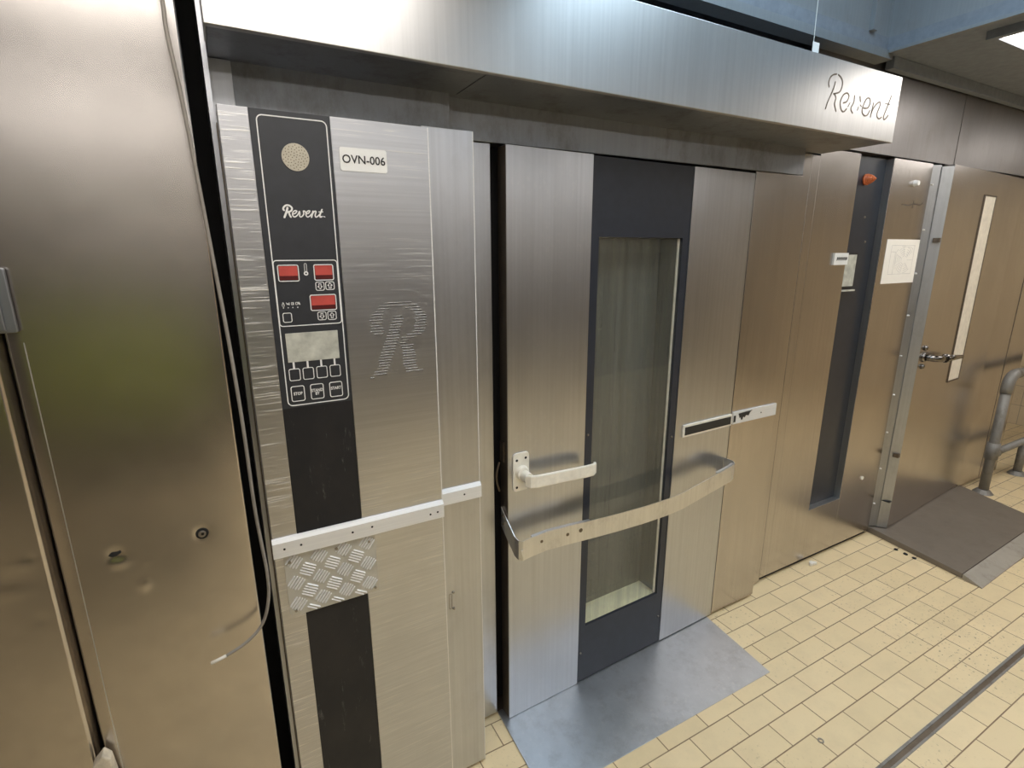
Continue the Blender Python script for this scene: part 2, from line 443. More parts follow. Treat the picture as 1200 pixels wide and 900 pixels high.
ceiling_light(1.9, -1.7, 1.2, .6, 'unseen rectangular ceiling lamp added for fill behind the camera opposite the glazed oven door')  # added fill lamp, out of view
ceiling_light(.65, -1.7, 1.0, .6, 'unseen rectangular ceiling lamp added for fill behind the camera, second from the left end')  # extra unseen lamp added to spread the fill
ceiling_light(3.3, -1.7, 1.0, .6, 'unseen rectangular ceiling lamp added for fill behind the camera opposite the orange lamp cabinet')  # extra lamp out of view, added for fill
ceiling_light(5.6, .6, 1.2, .6, 'unseen rectangular ceiling lamp added for fill near the tiled wall at the right end')  # unseen lamp added to fill the right end
ceiling_light(4.7, -1.7, 1.2, .6, 'unseen rectangular ceiling lamp added for fill behind the camera at the right end of the room')  # added lamp out of view, general fill at the right
t = thing('recess_light', (1.8, .45, WZ - .03), 'cool bluish lamp panel inside the raised ceiling recess', 'ceiling light')
build('lamp_frame', MB().box(1.15, 2.25, -.25, 1.2, WZ - .012, WZ - .001), M['ceil'], t)
build('diffuser', MB().box(1.2, 2.2, -.2, 1.15, WZ - .04, WZ - .012), M['sky'], t)

# ------------------------------------------------------------------ wide smooth panels at the left
def dented_panel(x0, x1, z0, z1, y, dents, bulge=.0, nx=60, nz=120, thick=.05, edge_l=.0):
    mb = MB(); vs = []
    for j in range(nz + 1):
        z = z0 + (z1 - z0) * j / nz
        for i in range(nx + 1):
            x = x0 + (x1 - x0) * i / nx
            d = 0
            for (cx, cz, r, h, kx) in dents:
                q = ((x - cx) * kx) ** 2 + (z - cz) ** 2
                d += h * math.exp(-q / (r * r))
            u = i / nx
            d -= bulge * (1 - (2 * u - 1) ** 2)
            if edge_l and x - x0 < edge_l: d += .0018 * (1 - (x - x0) / edge_l) ** 2
            vs.append((x, y + d, z))
    W = nx + 1; fs = [(j * W + i, j * W + i + 1, (j + 1) * W + i + 1, (j + 1) * W + i) for j in range(nz) for i in range(nx)]
    mb.add(vs, fs)
    n = len(vs)
    ring = [i for i in range(W)] + [j * W + nx for j in range(1, nz + 1)] + [nz * W + i for i in range(nx - 1, -1, -1)] + [j * W for j in range(nz - 1, 0, -1)]
    back = [(vs[i][0], y + thick, vs[i][2]) for i in ring]
    o = len(mb.v); mb.v += back; m = len(ring)
    for k in range(m): mb.f.append((ring[k], o + k, o + (k + 1) % m, ring[(k + 1) % m])); mb.mi.append(0)
    mb.f.append(tuple(o + k for k in range(m))); mb.mi.append(0)
    return mb
t = thing('steel_panel', (-.19, 1.26, 0), 'wide smooth stainless steel panel with two bolt marks and dents, left of the control column', 'steel panel')
dA = [(-.100, 1.137, .014, .0022, 1), (-.257, 1.130, .015, .0028, 1), (-.217, 1.048, .011, -.0018, 1), (-.207, 1.10, .007, -.0003, 1),
      (-.252, 1.112, .010, -.0022, .7), (-.097, .985, .006, -.0003, 1), (-.18, .748, .012, .0004, .10), (-.315, .70, .03, .0015, 1)]
p = build('panel_sheet', dented_panel(-.345, -.011, .0, 2.45, 1.24, dA, .0015, 90, 520, .28, .022), M['left'], t, smooth=True)
mb = MB().box(-.322, -.320, 1.228, 1.245, .0, 1.58)
build('folded_seam', MB().box(-.3225, -.3205, 1.2395, 1.26, .0, 1.58), M['guard'], t)
b = MB(); b.disc(-.100, 1.137, .0075, 1.2345, 1.26, 20, 0); build('bolt', b, M['screw'], t, .001); b = MB(); b.disc(-.099, 1.138, .0032, 1.2338, 1.236, 12, 0); build('bolt_socket', b, M['hole'], t)
b = MB(); b.disc(-.100, 1.137, .0125, 1.2385, 1.26, 20, 0); build('bolt_hole', b, M['hole'], t)
b = MB(); b.prism([(-.268, 1.132), (-.262, 1.138), (-.254, 1.1365), (-.247, 1.139), (-.246, 1.134), (-.254, 1.129), (-.262, 1.128)], 1.2392, 1.26); build('torn_hole', b, M['hole'], t)
# narrow second panel, far left, with the catch plate bridging the gap
t2 = thing('steel_panel', (-1.0, 1.26, 0), 'dented steel panel at the far left edge, beyond the dark vertical gap', 'steel panel')
dB = [(-.43, 1.13, .014, .0010, .35), (-.40, 1.155, .010, -.0009, .4), (-.42, 1.10, .012, -.0009, .4), (-.385, 1.165, .008, .0008, 1), (-.39, 1.03, .012, .0006, 1)]
build('panel_sheet', dented_panel(-1.6, -.364, .0, 2.45, 1.235, dB, .001, 260, 420, .17), M['left'], t2, smooth=True)
g = MB(); g.rrect(-.42, -.322, 1.600, 1.712, .004, 1.226, 1.2345); g.box(-.350, -.336, 1.220, 1.226, 1.604, 1.708)
cat = build('catch_plate', g, M['under'], None, .002); cat['label'] = 'small steel catch plate bridging the dark gap at the left edge of the photo'; cat['category'] = 'catch plate'
g = MB(); g.disc(-.366, 1.655, .007, 1.219, 1.226); build('screw', g, M['hole'], cat)
# dark space behind the panels
st('wall_gap', MB().box(-1.7, .035, 1.585, 1.60, 0, ZC), M['seam'])
# pale block jammed in the gap
b = MB(); b.prism([(-.360, .001), (-.322, .001), (-.322, .565), (-.330, .676), (-.342, .694), (-.362, .672)], 1.205, 1.2325)
tb = build('broken_batten', b, M['block'], None, .003); tb['label'] = 'dirty cream batten with a broken top, before the dark gap at the bottom left'; tb['category'] = 'batten'

# grey cable
cp = [(-.045, 1.215, 2.589), (-.034, 1.20, 2.25), (-.028, 1.20, 2.159), (-.028, 1.20, 2.107), (-.018, 1.20, 1.976), (-.006, 1.20, 1.73), (.002, 1.20, 1.561), (.007, 1.20, 1.378),
      (.008, 1.20, 1.20), (.012, 1.20, 1.10), (.0155, 1.20, 1.027), (.012, 1.20, .961), (-.007, 1.20, .899), (-.043, 1.195, .867), (-.088, 1.19, .851)]
cs = []
V = [Vector(q) for q in cp]
for i in range(len(V) - 1):
    a, b_, c_, d = V[max(i - 1, 0)], V[i], V[i + 1], V[min(i + 2, len(V) - 1)]
    for k in range(6):
        u = k / 6; cs.append(.5 * ((2 * b_) + (c_ - a) * u + (2 * a - 5 * b_ + 4 * c_ - d) * u * u + (3 * b_ - a - 3 * c_ + d) * u ** 3))
cs.append(V[-1])
t = thing('cable', (-.045, 1.215, 2.3), 'thin grey cable hanging down the dark gap and curling out over the smooth panel', 'cable')
build('cable_sheath', MB().tube(cs, .0036, 8), M['cablemat'], t, smooth=True)
build('cable_end', MB().tube([(-.088, 1.19, .851), (-.104, 1.188, .8485), (-.119, 1.186, .847)], .0037, 8), M['cabletip'], t, smooth=True, label='pale stripped cable tip')

# ------------------------------------------------------------------ the rack oven
OV = thing('rack_oven', (1.2, 1.4, 0), 'large stainless rack oven with control column, glazed door and lettered canopy', 'oven')
b = MB()
b.box(.034, .615, 1.345, 1.585, .0, 2.00)                 # column carcass
build('column_carcass', b, M['darkedge'], OV)
build('side_flange', MB().box(.024, .0335, 1.36, 1.584, .0, 2.30), M['edge'], OV)
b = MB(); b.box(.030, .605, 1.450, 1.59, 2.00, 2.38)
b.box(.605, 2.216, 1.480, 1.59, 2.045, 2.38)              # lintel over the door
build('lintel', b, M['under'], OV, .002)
build('corner_post', MB().box(.034, .080, 1.440, 1.4495, 2.00, 2.149), M['edge'], OV, .001)
b = MB(); b.box(.60, .741, 1.480, 1.59, .012, 2.043); build('filler_strip', b, M['edge'], OV, .002)
build('door_gap', MB().box(.741, 1.085, 1.545, 1.59, .0, 2.045).box(1.56, 2.26, 1.545, 1.59, .0, 2.045).box(1.085, 1.56, 1.575, 1.59, .0, 2.045).box(1.085, 1.56, 1.545, 1.575, .0, .26).box(1.085, 1.56, 1.545, 1.575, 1.80, 2.045), M['seam'], OV)
build('end_strip', MB().box(2.224, 2.349, 1.5335, 1.59, .012, 2.148), M['far'], OV, .002)
build('plinth', MB().box(.615, 2.13, 1.492, 1.544, .0, .012), M['darkedge'], OV)

# canopy: folded tray with an underside return
b = MB()
b.box(.032, 2.406, 1.245, 1.250, 2.150, 2.384)            # front
b.box(.032, 2.406, 1.250, 1.262, 2.150, 2.153)            # bottom lip
b.box(2.401, 2.406, 1.250, 1.532, 2.155, 2.384)            # right end
b.box(.032, .037, 1.250, 1.59, 2.155, 2.384)              # left end
b.box(.037, 2.401, 1.250, 1.275, 2.379, 2.384)            # top return
CN = build('canopy', b, M['canopy'], OV, .0015)
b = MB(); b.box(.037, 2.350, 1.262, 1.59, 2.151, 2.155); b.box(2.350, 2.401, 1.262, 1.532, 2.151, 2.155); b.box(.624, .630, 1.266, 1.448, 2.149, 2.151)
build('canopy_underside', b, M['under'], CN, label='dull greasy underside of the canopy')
b = MB()
CAN = [[(1.9502, 2.2913), (1.9448, 2.3027), (1.949, 2.3193), (1.9633, 2.3303), (1.9828, 2.3356)], [(1.9943, 2.3356), (2.0135, 2.3281), (2.0246, 2.3153), (2.0235, 2.2967), (2.0118, 2.2818), (1.9812, 2.2729)], [(1.9822, 2.3107), (1.9768, 2.2907), (1.9656, 2.2669), (1.9525, 2.2428), (1.9455, 2.2215)], [(1.985, 2.2733), (1.9973, 2.2625), (1.9948, 2.2416), (2.0086, 2.2203)], [(2.0461, 2.2518), (2.0651, 2.2582), (2.0744, 2.2761), (2.062, 2.285), (2.042, 2.2784), (2.029, 2.2602), (2.0286, 2.2434), (2.0417, 2.2261), (2.0561, 2.2239), (2.0694, 2.2345)], [(2.0772, 2.2428), (2.0857, 2.2564)], [(2.1083, 2.2824), (2.1087, 2.2613), (2.0974, 2.2429), (2.1001, 2.2326), (2.1103, 2.2252)], [(2.1426, 2.2845), (2.15, 2.2683)], [(2.1377, 2.2379), (2.1426, 2.2503)], [(2.1509, 2.2577), (2.1607, 2.2523)], [(2.1762, 2.2498), (2.2008, 2.2526), (2.2131, 2.2692), (2.2091, 2.2829), (2.1935, 2.2853), (2.1798, 2.274), (2.1695, 2.2512), (2.1709, 2.234), (2.1875, 2.2249), (2.2055, 2.2291), (2.2178, 2.2458)], [(2.2357, 2.273), (2.2282, 2.2249)], [(2.2307, 2.2384), (2.2404, 2.2571), (2.2591, 2.2746), (2.277, 2.2811), (2.2794, 2.266), (2.2688, 2.2426), (2.2727, 2.2297), (2.2876, 2.2246), (2.301, 2.2316)], [(2.3481, 2.3119), (2.3351, 2.2813), (2.3167, 2.2389), (2.3208, 2.2258), (2.3348, 2.2318), (2.3449, 2.2431)], [(2.3126, 2.2809), (2.3489, 2.2807)]]
for i, L in enumerate(CAN): b.stroke(L, .0030 if i in (5, 8, 9, 14) else .0052, 1.2450, .0006)
build('script_lettering', b, M['darkedge'], CN, label='dark worn script lettering')

# control column: hinged front, black strip, edge panel
FY = 1.270
b = MB(); b.box(.036, .092, FY, FY + .03, .012, 2.020, 1); b.box(.250, .472, FY, FY + .03, .012, 2.020); b.box(.092, .250, FY + .006, FY + .03, .012, 2.020)
b.box(.036, .472, FY + .03, FY + .075, .012, 2.018)
CD = build('control_door', b, [M['ctrl'], M['ctrlscr']], OV, .0012)
build('edge_highlight', MB().box(.4705, .4730, FY - .0008, FY + .03, .012, 2.019), M['alu'], CD)  # thin pale strip painting the bevel highlight of this edge
build('black_strip', MB().box(.0925, .2495, FY + .001, FY + .0055, .012, 1.385), M['blackworn'], OV, label='worn black vertical strip')
b = MB(); b.box(.478, .616, 1.330, 1.360, .012, 2.036); EP = build('edge_panel', b, M['edge'], OV, .0015)
build('edge_highlight', MB().box(.6145, .6168, 1.3292, 1.360, .012, 2.035), M['alu'], EP)  # pale strip painting the highlight on the edge panel's rim
b = MB(); b.rring(.5035, .5135, .660, .712, .0015, .0018, 1.3285, 1.3302); build('hinge_bracket', b, M['screw'], EP)
for z in (.716, .658):
    b = MB(); b.disc(.5185, z, .0048, 1.325, 1.3302, 12, 0, .003); build('bolt', b, M['screw'], EP)
# perforated letter made of punched slots
Lm = MB()
def inpoly(p, P):
    r = False
    for i in range(len(P)):
        a, c_ = P[i], P[i - 1]
        if (a[1] > p[1]) != (c_[1] > p[1]) and p[0] < (c_[0] - a[0]) * (p[1] - a[1]) / (c_[1] - a[1]) + a[0]: r = not r
    return r
ARC = [(100, 380), (95, 280), (125, 205), (185, 140), (270, 95), (420, 95), (510, 135), (575, 200), (605, 280), (590, 340), (540, 390), (455, 435), (380, 460), (360, 430), (380, 405), (455, 385), (480, 350), (490, 280), (485, 215), (440, 170), (380, 150), (270, 155), (215, 200), (200, 270), (195, 330), (215, 385), (150, 395)]
STEM = [(305, 212), (385, 212), (360, 330), (335, 440), (300, 560), (260, 700), (225, 755), (100, 775), (150, 700), (205, 520), (245, 390), (270, 290)]
LEG = [(350, 440), (380, 462), (460, 470), (500, 560), (500, 650), (515, 700), (570, 705), (560, 735), (420, 745), (385, 660), (375, 540)]
k = 0; z = 1.622
while z > 1.43:
    x = .298 + (.0024 if k % 2 else 0)
    while x < .456:
        det = 1 / (.000287 * -.000282 - (-.0000188) * (-.0000182))
        dx, dz = x - .2820, z - 1.6537
        zx = (dx * -.000282 - dz * -.0000188) * det; zy = (.000287 * dz - (-.0000182) * dx) * det
        if any(inpoly((zx, zy), P) for P in (ARC, STEM, LEG)): Lm.box(x, x + .0042, FY - .0005, FY + .0002, z - .0011, z + .0008, 0); Lm.box(x, x + .0042, FY - .0012, FY + .0002, z + .0008, z + .0017, 1)  # pale bar above each dark slot paints its edge highlight
        x += .0056
    z -= .0067; k += 1
build('perforated_letter', Lm, [M['hole'], M['alu']], CD, label='letter R formed by rows of punched slots')
# identification plate
b = MB(); b.rrect(.265, .3695, 1.9115, 1.9605, .005, FY - .0025, FY); IP = build('identification_plate', b, M['white'], OV, label='white plate reading OVN-006')
text_mesh('plate_lettering', 'OVN-006', .0245, M['ink'], IP, .3175, FY - .0030, 1.9355, .98, 0, .0003, bold=.0003)

# control panel with its printed fascia
b = MB(); b.box(.0925, .2495, FY + .0005, FY + .0055, 1.385, 2.0195)
CP = build('control_panel', b, M['black'], OV)
py = FY - .0004
b = MB()
b.rring(.1045, .2435, 1.3895, 2.0095, .012, .0022, py, FY + .001)
b.rring(.1055, .2415, 1.5745, 1.7200, .008, .0020, py - .0002, FY + .0012)
build('border_line', b, M['white'], CP, label='white printed border lines')
b = MB(); b.disc(.1735, 1.932, .0275, FY - .0015, FY + .002, 32, 0)
sp_ = build('speaker_grille', b, M['speaker'], CP, label='round beige speaker grille')
b = MB(); a = 0
for n_ in range(62):
    r_ = .0031 * math.sqrt(n_ + .3) * 1.05; a = n_ * 2.39996
    if r_ < .0252: b.disc(.1735 + r_ * math.cos(a), 1.932 + r_ * math.sin(a), .0011, FY - .0019, FY - .0012, 8)
build('grille_hole_pattern', b, M['darkedge'], sp_) if False else None
gm = MB()
gm.v = [(v[0], v[1], v[2]) for v in b.v]; gm.f = b.f; gm.mi = [0] * len(b.f)
o = build('grille_holes', gm, M['darkedge'], CP)
LOGO = [[(0.14, 1.8239), (0.1386, 1.8264), (0.1407, 1.8309), (0.1453, 1.8341), (0.1512, 1.8338), (0.1559, 1.8297), (0.1554, 1.8248), (0.1517, 1.8216), (0.146, 1.8202)], [(0.1473, 1.8289), (0.1443, 1.8201), (0.1394, 1.8095)], [(0.1491, 1.8211), (0.1502, 1.815), (0.1523, 1.8103)], [(0.1568, 1.8165), (0.1616, 1.818), (0.1655, 1.8225), (0.1622, 1.8237), (0.1576, 1.8205), (0.1562, 1.8152), (0.1584, 1.8109), (0.1628, 1.8119), (0.1675, 1.8164), (0.1708, 1.8227), (0.1712, 1.8183), (0.1706, 1.8121), (0.174, 1.8113), (0.1789, 1.8167), (0.1791, 1.8234), (0.1829, 1.8222), (0.1843, 1.8178), (0.1897, 1.8197), (0.1923, 1.8238), (0.1893, 1.8242), (0.185, 1.8205), (0.1836, 1.8151), (0.1863, 1.8112), (0.1909, 1.8131), (0.1958, 1.8181)], [(0.1989, 1.8236), (0.1947, 1.811)], [(0.1961, 1.8164), (0.2016, 1.8232), (0.2051, 1.8229), (0.2027, 1.8156), (0.2037, 1.8116), (0.2078, 1.8131), (0.2138, 1.8196), (0.2181, 1.8278)], [(0.2181, 1.8278), (0.2131, 1.8168), (0.2131, 1.8119), (0.2168, 1.8129)], [(0.2109, 1.8226), (0.2195, 1.8229)], [(0.22, 1.8133), (0.2231, 1.8122)]]
b = MB()
for i, L in enumerate(LOGO): b.stroke(L, (.0036, .0042, .0036, .0024, .0032, .0026, .0030, .002, .0018)[i], FY + .0008, .0012 + i * .00001)
build('script_lettering', b, M['white'], CP, label='white script lettering')
# three red displays
for (x0, x1, z0, z1) in ((.1135, .1575, 1.6735, 1.7100), (.1885, .2315, 1.6740, 1.7100), (.1745, .2325, 1.6065, 1.6430)):
    b = MB(); b.rrect(x0, x1, z0, z1, .004, FY - .0001, FY + .0015, 2); b.box(x0 + .003, x1 - .003, FY - .0006, FY, z0 + (z1 - z0) * .34, z1 - .003, 0)
    b.box(x0 + .003, x1 - .003, FY - .0006, FY, z0 + .003, z0 + (z1 - z0) * .34, 1)
    b.rring(x0, x1, z0, z1, .0045, .0019, py - .0004, FY + .001, 3)
    build('display', b, [M['red'], M['redlow'], M['black'], M['white']], CP, label='small red display with white outline')
def arrow(b, cx, cz, up):
    s_ = 1 if up else -1
    pts = [(-.0022, -.0055 * s_), (.0022, -.0055 * s_), (.0022, .0005 * s_), (.0050, .0005 * s_), (0, .0062 * s_), (-.0050, .0005 * s_), (-.0022, .0005 * s_)]
    for i in range(7):
        p0, p1 = pts[i], pts[(i + 1) % 7]
        b.stroke([(cx + p0[0], cz + p0[1]), (cx + p1[0], cz + p1[1])], .0014, FY + .0004, .0009 + i * .00001)
def button(x0, x1, z0, z1, lw=.0016, r=.0045, arr=None):
    b = MB(); b.rrect(x0, x1, z0, z1, r, FY - .0002, FY + .001, 1); b.rring(x0, x1, z0, z1, r, lw, py - .0003, FY + .001, 0)
    if arr is not None: arrow(b, (x0 + x1) / 2, (z0 + z1) / 2, arr)
    return build('button', b, [M['white'], M['black']], CP)
button(.1895, .2090, 1.6515, 1.6715, arr=False); button(.2110, .2310, 1.6525, 1.6715, arr=True)
button(.1880, .2075, 1.5845, 1.6040, arr=False); button(.2100, .2300, 1.5840, 1.6045, arr=True)
button(.1140, .1335, 1.5835, 1.6055)
for x0 in (.1140, .1438, .1740, .2040):
    bb = button(x0, x0 + .0245, 1.4490, 1.4775)
for x0, tx, zz in ((.1140, 'STOP', 0), (.1565, 'STAND\nBY', -.001), (.1995, 'START', .003)):
    bb = button(x0, x0 + .0300, 1.3995, 1.4365, .0018, .005)
    text_mesh('button_lettering', tx, .0098, M['white'], CP, x0 + .0150, FY - .0006, 1.4180 + zz, .82, 0, .0002, bold=.00025)
for x in (.1262, .1562, .1862, .2165):
    b = MB().box(x - .0021, x + .0021, FY - .0003, FY + .001, 1.4775, 1.4935); build('leader_line', b, M['white'], CP)
b = MB(); b.box(.1150, .2290, FY - .0006, FY + .001, 1.4925, 1.5590); build('screen', b, M['screen'], CP, .0006, label='scratched grey-beige rectangular screen')
b = MB(); b.rring(.1693, .1747, 1.6915, 1.7125, .0026, .0010, FY - .0004, FY + .001); b.disc(.1720, 1.6905, .0048, FY - .0005, FY + .001, 16, 0); b.disc(.1720, 1.6905, .0020, FY - .0008, FY + .001, 12, 1)
build('thermometer_symbol', b, [M['white'], M['black']], CP)
b = MB()
b.rring(.1150, .1205, 1.6195, 1.6255, .0015, .0010, py, FY + .001); b.stroke([(.1165, 1.6255), (.1178, 1.6285), (.1192, 1.6255)], .001, FY + .0004, .0008)
b.stroke([(.1245, 1.6275), (.1265, 1.6235), (.1275, 1.6260), (.1300, 1.6225), (.1305, 1.6275)], .0013, FY + .0004, .0008)
b.rring(.1345, .1400, 1.6220, 1.6280, .0012, .0010, py, FY + .001); b.box(.1365, .1395, py, FY, 1.6240, 1.6255)
b.rring(.1435, .1485, 1.6220, 1.6280, .0012, .0010, py, FY + .001); b.stroke([(.1490, 1.6275), (.1510, 1.6225), (.1510, 1.6280), (.1530, 1.6225)], .0012, FY + .0004, .0008)
for x in (.1178, .1275, .1372, .1475): b.disc(x, 1.6165, .0012, FY - .0004, FY + .001, 8)
build('program_symbols', b, M['white'], CP)

# bumper strips on the column
def bump_strip(x0, x1, z0, z1, y, screws, name='bumper_strip'):
    b = MB(); b.prism([(y, z0), (y - .012, z0 + .002), (y - .012, z1 - .010), (y - .006, z1 - .002), (y, z1)], x0, x1, 'x')
    o = build(name, b, M['alu'], OV, .0008)
    for sx in screws:
        s_ = MB(); s_.disc(sx[0], sx[1], .0028, y - .0128, y - .0118, 12); build('screw', s_, M['hole'], o)
    return o
bump_strip(.034, .472, 1.016, 1.067, FY, [(.060, 1.040), (.098, 1.041), (.222, 1.040), (.272, 1.042), (.432, 1.036), (.453, 1.038)])
bump_strip(.482, .6165, 1.017, 1.066, 1.33, [(.560, 1.040)])
# checker plate: grid of raised five-bar lozenges
b = MB(); px0, px1, pz0, pz1 = .056, .2795, .845, 1.0155
b.prism([(px0 + .006, pz0), (px1, pz0 + .001), (px1, pz1), (px0, pz1), (px0, pz0 + .006)], FY - .0035, FY)
step = .0298
for i in range(-2, 14):
    for j in range(-8, 9):
        cx = px0 + .022 + (i + j) * step; cz = pz1 - .020 - (i - j) * step
        if not (px0 - .01 < cx < px1 + .02 and pz0 - .02 < cz < pz1 + .02): continue
        di = (1, 1) if (i % 2 == 0) == (j % 2 == 0) else (1, -1)
        if (i + j) % 2 == 0: di = (math.cos(math.radians(52)), math.sin(math.radians(52)))
        else: di = (math.cos(math.radians(-32)), math.sin(math.radians(-32)))
        nrm = (-di[1], di[0])
        for q in range(-2, 3):
            ox, oz = cx + nrm[0] * q * .0070, cz + nrm[1] * q * .0070
            hl = .0180 if abs(q) < 2 else .0160
            p0 = [ox - di[0] * hl, oz - di[1] * hl]; p1 = [ox + di[0] * hl, oz + di[1] * hl]
            def cl(p_, o_):
                p_ = list(p_)
                for ax_, lo, hi in ((0, px0 + .0015, px1 - .0015), (1, pz0 + .002, pz1 - .002)):
                    d_ = p_[ax_] - o_[ax_]
                    for lim, cond in ((lo, p_[ax_] < lo), (hi, p_[ax_] > hi)):
                        if cond and abs(d_) > 1e-9:
                            tt = (lim - o_[ax_]) / d_
                            p_ = [o_[0] + (p_[0] - o_[0]) * tt, o_[1] + (p_[1] - o_[1]) * tt]
                return p_
            if not (px0 + .002 < ox < px1 - .002 and pz0 + .003 < oz < pz1 - .003): continue
            p0 = cl(p0, (ox, oz)); p1 = cl(p1, (ox, oz))
            L_ = math.hypot(p1[0] - p0[0], p1[1] - p0[1])
            if L_ < .003: continue
            w_ = .0022
            ux, uz = (p1[0] - p0[0]) / L_, (p1[1] - p0[1]) / L_; nx_, nz_ = -uz * w_, ux * w_
            base = [(p0[0], p0[1]), ((p0[0] + ux * .003 + nx_), (p0[1] + uz * .003 + nz_)), ((p1[0] - ux * .003 + nx_), (p1[1] - uz * .003 + nz_)), (p1[0], p1[1]), ((p1[0] - ux * .003 - nx_), (p1[1] - uz * .003 - nz_)), ((p0[0] + ux * .003 - nx_), (p0[1] + uz * .003 - nz_))]
            r0 = (p0[0] + ux * .002, p0[1] + uz * .002); r1 = (p1[0] - ux * .002, p1[1] - uz * .002)
            vs = [(p_[0], FY - .0034, p_[1]) for p_ in base] + [(r0[0], FY - .0072, r0[1]), (r1[0], FY - .0072, r1[1])]
            b.add(vs, [(0, 1, 6), (1, 2, 7, 6), (2, 3, 7), (3, 4, 7), (4, 5, 6, 7), (5, 0, 6)], 1)
CK = build('checker_plate', b, [M['chk'], M['alu']], OV, label='raised-bar checker plate')
for sx, sz in ((.068, .998), (.262, .999), (.070, .860), (.270, .858), (.180, 1.002)):
    s_ = MB(); s_.disc(sx, sz, .0035, FY - .0076, FY - .003, 12); build('screw', s_, M['screw'], CK)

# ---- glazed door, standing slightly proud at the handle side. Local frame: u along, w depth, z up
DR = bpy.data.objects.new('oven_door', None)
ang = math.atan2(1.474 - 1.434, 1.91 - .769)
def dpt(u, w, z): return (.769 + u * math.cos(ang) - w * math.sin(ang), 1.434 + u * math.sin(ang) + w * math.cos(ang), z)
def dbuild(name, mb, mats, parent, **k):
    mb.v = [dpt(*v) for v in mb.v]
    return build(name, mb, mats, parent, **k)
b = MB(); b.box(0, .323, 0, .048, .010, 2.036); b.box(.793, 1.141, 0, .048, .014, 2.034)
b.box(.323, .793, .046, .0478, 1.80, 2.034); b.box(.323, .793, .046, .0478, .014, .26)
D = dbuild('oven_door', b, M['door'], OV, bevel=.0015)
b = MB(); b.box(-.0006, .004, .003, .05, .012, 2.034); dbuild('door_edge', b, M['darkedge'], D)
u0, u1, zb, zt = .358, .758, .272, 1.783
b = MB(); b.box(.3235, u0, .003, .0145, .014, 2.033); b.box(u1, .7925, .003, .0145, .014, 2.033); b.box(u0, u1, .003, .0145, zt, 2.033); b.box(u0, u1, .003, .0145, .014, zb)
b.box(.3235, .7925, .0145, .045, .014, zb - .006); b.box(.3235, .7925, .0145, .045, zt + .006, 2.033)
dbuild('black_surround', b, M['blackglass'], D, label='glossy black surround of the glazed door')
b = MB(); b.box(u0, u1, .009, .012, zb, zt); dbuild('window_pane', b, M['glass'], D)
b = MB(); b.box(u0 - .003, u1 + .003, .0147, .112, zb - .005, zb); dbuild('window_sill', b, M['sill'], D, label='pale yellow inner sill')
b = MB(); b.box(u1, u1 + .003, .0147, .112, zb, zt); b.box(u0 - .003, u0, .0147, .112, zb, zt); b.box(u0, u1, .0147, .112, zt, zt + .003)
dbuild('window_reveal', b, M['innerpane'], D)
b = MB(); b.box(u0 - .004, u1 + .004, .112, .120, zb - .004, zt + .004); dbuild('inner_pane', b, M['innerpane'], D, label='dusty olive inner pane')
b = MB(); b.box(u1 - .011, u1 - .001, .0150, .019, zb, zt - .002); dbuild('pane_retainer', b, M['cream'], D, label='pale vertical edge strip inside the window')
for (u, z) in ((.338, .150), (.776, .150), (.776, 1.00), (.338, 1.09)):
    b = MB(); b.disc(u, z, .005, -.001, .004, 14, 0, .0035); dbuild('screw', b, M['screw'], D)
b = MB(); b.rring(.012, .013, 0, 0, 0, 0, 0, 0) if False else None
# handle: rosette, hub and flat curved lever
b = MB(); b.rrect(.017, .080, .945, 1.083, .014, -.006, 0); b.disc(.050, 1.012, .026, -.020, -.006, 24, 0, .022); b.disc(.052, 1.005, .019, -.052, -.020, 24, 0, .018)
pth = [(.040, -.050, 1.000), (.050, -.062, .999), (.070, -.066, .997), (.12, -.066, .994), (.20, -.066, .990), (.28, -.066, .986), (.312, -.064, .985), (.326, -.056, .985), (.332, -.046, .985)]
hs = [.020, .022, .0225, .0225, .0225, .0225, .0225, .021, .019]
vs = []; fs = []
prof = [(-.005, -1), (-.0065, -.8), (-.0065, .8), (-.005, 1), (.002, 1), (.004, .8), (.004, -.8), (.002, -1)]
for i, p_ in enumerate(pth):
    a_ = Vector(pth[min(i + 1, len(pth) - 1)]) - Vector(pth[max(i - 1, 0)]); a_.z = 0; a_.normalize(); sd = Vector((a_.y, -a_.x, 0))
    sd = -sd if sd.y > 0 and abs(sd.y) > .5 else sd
    for q in prof:
        vs.append((p_[0] - sd.x * q[0], p_[1] - sd.y * q[0] , p_[2] + q[1] * hs[i]))
n8 = len(prof)
for i in range(len(pth) - 1):
    for k in range(n8): fs.append((i * n8 + k, i * n8 + (k + 1) % n8, (i + 1) * n8 + (k + 1) % n8, (i + 1) * n8 + k))
fs.append(tuple(range(n8))); fs.append(tuple(range(len(pth) * n8 - 1, (len(pth) - 1) * n8 - 1, -1)))
b.add(vs, fs)
dbuild('door_handle', b, M['cream'], D, bevel=.0015, label='cream lever handle on a rounded backplate')
for (u, z) in ((.031, 1.058), (.066, 1.062), (.031, .960)):
    b = MB().disc(u, z, .0045, -.0068, -.004, 12); dbuild('handle_screw', b, M['hole'], D)
b = MB(); rp = [(-.006, .030 + .0 * a_, 0) for a_ in range(1)]
ringp = [(-.010 - .012 * math.sin(math.pi * k / 12), .040, 1.045 - .105 * k / 12) for k in range(13)]
b.tube(ringp, .004, 8); b.box(-.006, .0, .02, .046, 1.05, 1.12)
dbuild('latch_hook', b, M['darkedge'], D, smooth=False)
